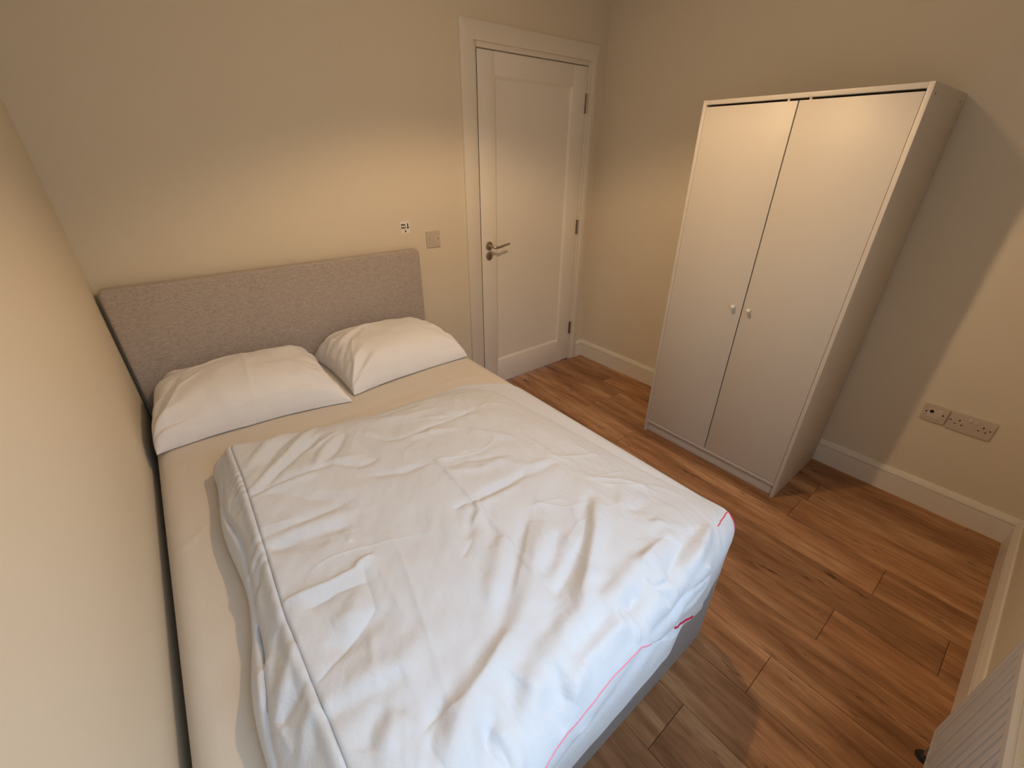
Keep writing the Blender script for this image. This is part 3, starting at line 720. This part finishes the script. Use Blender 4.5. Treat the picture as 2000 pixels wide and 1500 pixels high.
# surface coordinates: x across the bed, b along it (from the head-side edge, over the foot and down)
YB, ZC, R0 = -1.93, 0.55, 0.05
def duvet_point(x, b, h):
    th = np.clip((b - 1.13) / 0.1, 0, math.pi / 2); dr = np.clip(b - 1.13 - 0.157, 0, None)
    flat = b < 1.13
    dm = 0.055 - np.sqrt(np.clip(0.055 ** 2 - np.clip(x - 1.307, 0, 0.0549) ** 2, 0, None))
    y = np.where(flat, -0.80 - b, YB - (R0 + h) * np.sin(th)); z = -dm * (1 - sstep(1.05, 1.2, b)) + np.where(flat, MT + h, ZC + (R0 + h) * np.cos(th) - dr)
    return np.stack([x, y, z], -1)
SEAM = [(0.246, 0.05), (0.242, 0.093), (0.244, 0.288), (0.242, 0.411), (0.238, 0.565), (0.232, 0.777), (0.235, 0.874), (0.238, 0.97), (0.241, 1.028), (0.243, 1.089), (0.243, 1.40)]
def seam_x(b): return np.interp(b, [p[1] for p in SEAM], [p[0] for p in SEAM])
def right_x(b): return np.interp(b, [0, .06, .12, .2, .3, 1.0, 1.1, 1.2, 1.5], [1.12, 1.24, 1.31, 1.345, 1.357, 1.357, 1.345, 1.330, 1.315])
def left_x(b): return 0.168 - 0.03 * sstep(.6, 1.0, b) + 0.012 * np.sin(b * 13) * 0.6 + 0.05 * (1 - np.clip(b / 0.05, 0, 1)) ** 2
def creases(x, b):
    h = 0
    for k, (sc, am, rx_, ry_) in enumerate(((4.0, .0030, 1.0, .7), (6.5, .0028, .6, 1.1), (10.0, .0020, 1.0, 1.0))):
        n = vnoise(x * sc * rx_ + 3.7 * k + .35 * b * sc, b * sc * ry_ + 9.1 + 2 * k - .25 * x * sc, 80 + k)
        m = sstep(-.05, .25, vnoise(x * 3.1 + k, b * 3.3 + 2 * k, 90 + k))
        h = h + am * m * (np.exp(-np.abs(n) / .035) - .25)
    return h
def duvet_h(x, b):
    sx = seam_x(b); lx_ = left_x(b); rx = right_x(b)
    side = np.clip((x - lx_) / (sx - lx_), 0, 1)
    left = 0.124 * (0.74 * side ** 0.28 + 0.26 * side ** 1.5)
    inner = 0.124 - 0.034 * sstep(0.0, 0.35, x - sx) - 0.022 * sstep(0.5, 0.95, x)
    base = np.where(x < sx, left, inner)
    rf = np.interp(b, [0, .15, .5, .9, 1.1, 1.5], [1.12, 1.22, 1.26, 1.29, 1.325, 1.325])
    base = base * (0.05 + 0.95 * np.clip((rf - x) / 0.26, 0, 1) ** 0.70)
    rise = np.interp(x, [0.2, 0.35, 0.7, 1.1], [0.055, 0.14, 0.20, 0.26])
    e = np.clip(b / rise, 0, 1); head = np.clip(1 - (1 - e) ** 2.2, 0, 1) * (0.5 + 0.5 * np.clip(b / 0.012, 0, 1))
    base = base * head
    foot = sstep(1.16, 1.42, b); base = base * (1 - 0.42 * foot)
    damp = np.clip(base / 0.035, 0.12, 1)
    f = apply_folds(x, b, FOLDS, 0.85) + creases(x, b) + 0.016 * fbm(x * 3.1 + 5, b * 2.7, 21, 2) + 0.0055 * fbm(x * 11, b * 8, 31, 3) + 0.0022 * fbm((x + b * .5) * 34, (b - x * .3) * 14, 47, 2)
    d, s, tot = poly_d(x, b, SEAM); sd = x - sx
    cr = -0.009 * np.exp(-(sd / 0.0032) ** 2) + 0.005 * np.exp(-((sd + 0.012) / 0.008) ** 2)
    pk = 0.0022 * np.sin(b * 150 + 26 * fbm(b * 5, b * 0 + 2, 60)) * sstep(-.1, .3, fbm(b * 6, b * 0 + 5, 62)) * np.exp(-((sd + 0.014) / 0.014) ** 2)
    lay = -0.012 * np.exp(-((x - lx_ - 0.022 - 0.008 * np.sin(b * 17)) / 0.006) ** 2) * sstep(0.12, 0.3, b)
    return np.maximum(base + (f + cr + pk) * damp + lay * np.clip(side * 4, 0, 1) * (x < sx), 0.0035)
def b_end(x):
    return np.interp(x, [0.10, 0.30, .492, .616, .692, .80, .86, .92, 1.0, 1.08, 1.2, 1.33], [1.265, 1.25, 1.240, 1.234, 1.229, 1.232, 1.262, 1.305, 1.365, 1.41, 1.44, 1.43])
def b_hem(x): return np.interp(x, [0.1, .35, .60, .73, .9, 1.0, 1.1, 1.2, 1.33], [1.43, 1.42, 1.407, 1.392, 1.375, 1.40, 1.45, 1.46, 1.46])
nu, nv = 380, 520
su = np.concatenate([np.linspace(0, 0.085, 60)[:-1], np.linspace(0.085, 1, nu - 59)]); sv = np.linspace(0, 1, nv)
Uu, Vv = np.meshgrid(su, sv, indexing='ij')
def duvet_grid(Uu, Vv):
    B = Vv * 1.25
    for _ in range(3):
        X = left_x(B) + Uu * (right_x(B) - left_x(B)); B = Vv * b_end(X)
    hd = 0.018 * np.sin(X * 9) * (1 - Vv) ** 8 + 0.03 * (1 - Vv) ** 10 * np.clip((X - .9) / .3, 0, 1)
    return X, B, hd
X, B, hd = duvet_grid(Uu, Vv)
Hh = duvet_h(X, B)
P = duvet_point(X, B, Hh); P[..., 1] -= hd
# close the cover: the rim drops onto the sheet
duvet = grid_mesh('duvet', P, 'duvet_cotton')
tag(duvet, 'thick rumpled white duvet spread over the foot of the bed', 'duvet')
sol = duvet.modifiers.new('thickness', 'SOLIDIFY'); sol.thickness = 0.0025; sol.offset = -1
# lower layer of the open cover, hanging below the upper one
xs = np.linspace(0.13, 1.165, 160); vv = np.linspace(0, 1, 60)
XX, VV = np.meshgrid(xs, vv, indexing='ij')
b0 = 1.185; BB = b0 + VV * (b_hem(XX) - b0)
hu = duvet_h(XX, np.minimum(BB, b_end(XX))) - 0.007
tg = 0.068 - 0.034 * sstep(.90, 1.10, XX)
hl = hu * (1 - sstep(1.22, 1.34, BB)) + tg * sstep(1.22, 1.34, BB) + 0.007 * fbm(XX * 6, BB * 7, 71) * sstep(1.25, 1.4, BB)
hl = np.where(BB < b_end(XX), np.minimum(hl, hu), hl)
hl += apply_folds(XX, BB, [('g', .02, -.006, [(.55, 1.30), (.75, 1.27), (.88, 1.24)]), ('s', .006, .004, [(.60, 1.27), (.64, 1.28)])])
lower = grid_mesh('under_layer', duvet_point(XX, BB, np.maximum(hl, 0.004)), 'duvet_cotton', duvet)
lower['label'] = 'smooth hanging lower layer of the open duvet cover'
# pink overlock stitching along the hems
def ridge(ptsP, rad, mat, lab):
    o = tube('stitching', [tuple(p) for p in ptsP], rad, mat, duvet, 7); o['label'] = lab
end = P[:, -1, :]; xe = end[:, 0]
sel = end[(xe > 0.14) & (xe < 0.835)]
ridge(sel + np.array([0, -.002, 0.0005]), 0.0018, 'stitch_rose', 'pale pink overlock stitching on the hem')
rb = P[-1, :, :]; bb = B[-1, :]
ridge(rb[(bb > 1.165) & (bb < 1.41)][::2] + np.array([.001, -.001, 0.001]), 0.0025, 'stitch_pink', 'pink overlock stitching down the corner')
iu = np.where((X[:, -1] > 1.16))[0][0]
jb = int(np.argmin(np.abs(B[-1, :] - 1.165)))
row = [(k, int(np.argmin(np.abs(B[k, :] - (1.165 + 0.012 * (X[-1, jb] - X[k, jb]) / 0.1))))) for k in range(0, len(su)) if X[k, jb] > 1.235]
ridge(np.array([P[k, j] for k, j in row]) + np.array([0, -.001, 0.002]), 0.0019, 'stitch_pink', 'pink overlock stitching on the corner flap')
sel = end[(xe > 0.975) & (xe < 1.09)]
ridge(sel + np.array([0, -.003, 0.002]), 0.0030, 'stitch_red', 'dark red stitching on the folded hem')

# ------------------------------------------------------------------ wall plates and sticker
st = empty('sticker', (1.328, -0.001, 1.172), 'small white rounded sticker reading bed 1 above the headboard', 'sticker')
plate('sticker_card', (1.328, -0.0002, 1.172), (1, 0, 0), (0, 0, 1), (0, -1, 0), 0.056, 0.064, 0.0010, 0.008, 'sticker_white', st)
fr = bpy.data.curves
def text(name, body, x, z, size, parent, off=0.0):
    c = bpy.data.curves.new(name, 'FONT'); c.body = body; c.size = size; c.extrude = 0.0002; c.offset = off; c.resolution_u = 4
    o = bpy.data.objects.new('tmp', c); COL.objects.link(o); bpy.context.view_layer.update()
    me = bpy.data.meshes.new_from_object(o.evaluated_get(bpy.context.evaluated_depsgraph_get()))
    bpy.data.objects.remove(o); bpy.data.curves.remove(c)
    me.transform(Matrix.Rotation(math.radians(90), 4, 'X'))
    return link(name, me, 'ink', parent, (x - parent.location.x, -0.0016 - parent.location.y, z - parent.location.z))
text('lettering', 'bed', 1.3040, 1.1665, 0.0172, st, 0.0005)
text('lettering', '1', 1.3345, 1.1675, 0.034, st, 0.0012)
box('numeral_foot', 1.3353, 1.3503, -0.0017, -0.0012, 1.1672, 1.1712, 'ink', st)
for k in range(4): box('lettering_bar', 1.3040 + k * .0062, 1.3098 + k * .0062, -0.0017, -0.0012, 1.1828, 1.1888 + .0006 * (k % 2), 'ink', st)
plate('icon', (1.3275, -0.0011, 1.1525), (1, 0, 0), (0, 0, 1), (0, -1, 0), 0.0072, 0.0115, 0.0004, 0.002, 'ink', st)
plate('icon_light', (1.3275, -0.0015, 1.1545), (1, 0, 0), (0, 0, 1), (0, -1, 0), 0.003, 0.003, 0.0002, 0.001, 'sticker_white', st)

bp = empty('blank_plate', (1.491, 0, 1.095), 'square blank wall plate with two screws between headboard and door', 'wall plate')
plate('faceplate', (1.491, 0, 1.095), (1, 0, 0), (0, 0, 1), (0, -1, 0), 0.086, 0.087, 0.008, 0.003, 'plastic_white', bp, 0.003)
for s in (-1, 1): cyl('screw', (1.491 + s * .030, -.0076, 1.096), (1.491 + s * .030, -.0088, 1.096), 0.0035, 'screw_steel', bp, seg=14)
plate('badge', (1.491, -0.0080, 1.100), (1, 0, 0), (0, 0, 1), (0, -1, 0), 0.012, 0.010, 0.0006, 0.003, 'plastic_white', bp)

NY = (0, -1, 0); UZ = (0, 0, 1); NX = (-1, 0, 0)
av = empty('aerial_socket', (W, -2.194, 0.481), 'small square aerial plate with a black round jack on the right wall', 'socket')
plate('faceplate', (W, -2.194, 0.481), NY, UZ, NX, 0.086, 0.080, 0.010, 0.004, 'plastic_white', av, 0.0035)
for s in (-1, 1): cyl('screw', (W - .0096, -2.194 + s * .030, 0.483), (W - .0106, -2.194 + s * .030, 0.483), 0.0034, 'gap_dark', av, seg=14)
plate('module', (W - .0096, -2.1825, 0.482), NY, UZ, NX, 0.0235, 0.046, 0.0022, 0.001, 'plastic_pale', av, 0.0005)
plate('module', (W - .0096, -2.2065, 0.482), NY, UZ, NX, 0.0235, 0.046, 0.0022, 0.001, 'plastic_pale', av, 0.0005)
cyl('jack', (W - .0116, -2.1825, 0.489), (W - .0124, -2.1825, 0.489), 0.0070, 'black_hole', av, seg=20)
cyl('jack_ring', (W - .0100, -2.1825, 0.489), (W - .0120, -2.1825, 0.489), 0.0084, 'screw_steel', av, seg=20)
for k in range(2): plate('louvre', (W - .0118, -2.2065, 0.473 + k * .014), NY, UZ, NX, 0.018, 0.005, 0.0008, 0.001, 'plastic_white', av)

ds = empty('double_socket', (W, -2.3165, 0.478), 'white double power socket with two switches low on the right wall', 'socket')
plate('faceplate', (W, -2.3165, 0.478), NY, UZ, NX, 0.146, 0.084, 0.010, 0.004, 'plastic_white', ds, 0.0035)
def slot(y, z, w, h):
    box('slot', W - .0104, W - .0096, y - w / 2, y + w / 2, z - h / 2, z + h / 2, 'black_hole', ds)
for y in (-2.2795, -2.3570):
    slot(y, 0.4865, 0.0042, 0.0085); slot(y + .0111, 0.4680, 0.0066, 0.0040); slot(y - .0111, 0.4680, 0.0066, 0.0040)
for y in (-2.2505, -2.3795): cyl('screw', (W - .0096, y, 0.480), (W - .0106, y, 0.480), 0.0030, 'gap_dark', ds, seg=12)
for y in (-2.3085, -2.3290):
    sw = box('switch', W - .0132, W - .0094, y - .0060, y + .0060, 0.4905, 0.5075, 'plastic_pale', ds, 0.001)

# ------------------------------------------------------------------ radiator under the window
rx0, rx1, ry, rz0, rz1 = 0.50, 1.512, -2.550, 0.155, 0.605
rad = empty('radiator', ((rx0 + rx1) / 2, -2.58, 0.15), 'white fluted panel radiator below the window', 'radiator')
def flute(xx):
    ph = ((xx - rx1 + .024) / 0.0333) % 1.0
    return np.where(np.abs(ph - .5) < .30, 1.0, np.clip(1 - (np.abs(ph - .5) - .30) / .07, 0, 1))
xs = np.unique(np.round(np.concatenate([np.linspace(rx0, rx1, 31 * 24)]), 5))
zs = np.array([rz0, rz0 + .012, rz0 + .020, rz0 + .034, rz1 - .044, rz1 - .030, rz1 - .012, rz1])
XX, ZZ = np.meshgrid(xs, zs, indexing='ij')
am = np.interp(ZZ, zs, [0, 0, .35, 1, 1, 0, 0, 0]); edge = np.clip(np.minimum(XX - rx0, rx1 - XX) / .02, 0, 1)
YY = ry - 0.0085 * (1 - flute(XX)) * am * edge - 0.006 * (1 - np.clip(np.minimum(XX - rx0, rx1 - XX) / .006, 0, 1)) - np.interp(ZZ, zs, [.008, 0, 0, 0, 0, 0, 0, .008])
pf = grid_mesh('front_panel', np.stack([XX, YY, ZZ], -1), 'radiator_enamel', rad)
pf.modifiers.new('thickness', 'SOLIDIFY').thickness = 0.0015
pf.data.polygons.foreach_set('use_smooth', [True] * len(pf.data.polygons)); pf.data.set_sharp_from_angle(angle=math.radians(30))
box('top_grille_frame', rx0 + .002, rx1 - .002, -2.600, ry - .006, rz1 - .004, rz1 + .006, 'radiator_enamel', rad, 0.002)
bm = bmesh.new(); org = rad.location
for k in range(48):
    x = rx0 + .03 + k * .0199
    add_box(bm, x - org.x, x + .011 - org.x, -2.594 - org.y, ry - .014 - org.y, rz1 + .0055 - org.z, rz1 + .0068 - org.z)
from_bm('grille_bars', bm, 'radiator_enamel', rad)
box('side_panel', rx0 - .001, rx0 + .002, -2.600, ry - .004, rz0 + .006, rz1, 'radiator_enamel', rad, 0.001)
box('side_panel', rx1 - .002, rx1 + .001, -2.600, ry - .004, rz0 + .006, rz1, 'radiator_enamel', rad, 0.001)
for x in (0.70, 1.30): box('wall_bracket', x - .02, x + .02, -L, -2.598, rz0 + .03, rz1 - .03, 'radiator_enamel', rad)
cyl('pipe', (1.545, -2.578, 0.0), (1.545, -2.578, 0.185), 0.0078, 'chrome', rad, seg=16)
cyl('valve_body', (1.510, -2.578, 0.185), (1.552, -2.578, 0.185), 0.012, 'chrome', rad, seg=18)
cyl('pipe_collar', (1.545, -2.578, 0.0), (1.545, -2.578, 0.010), 0.021, 'valve_black', rad, seg=22, r1=0.016)
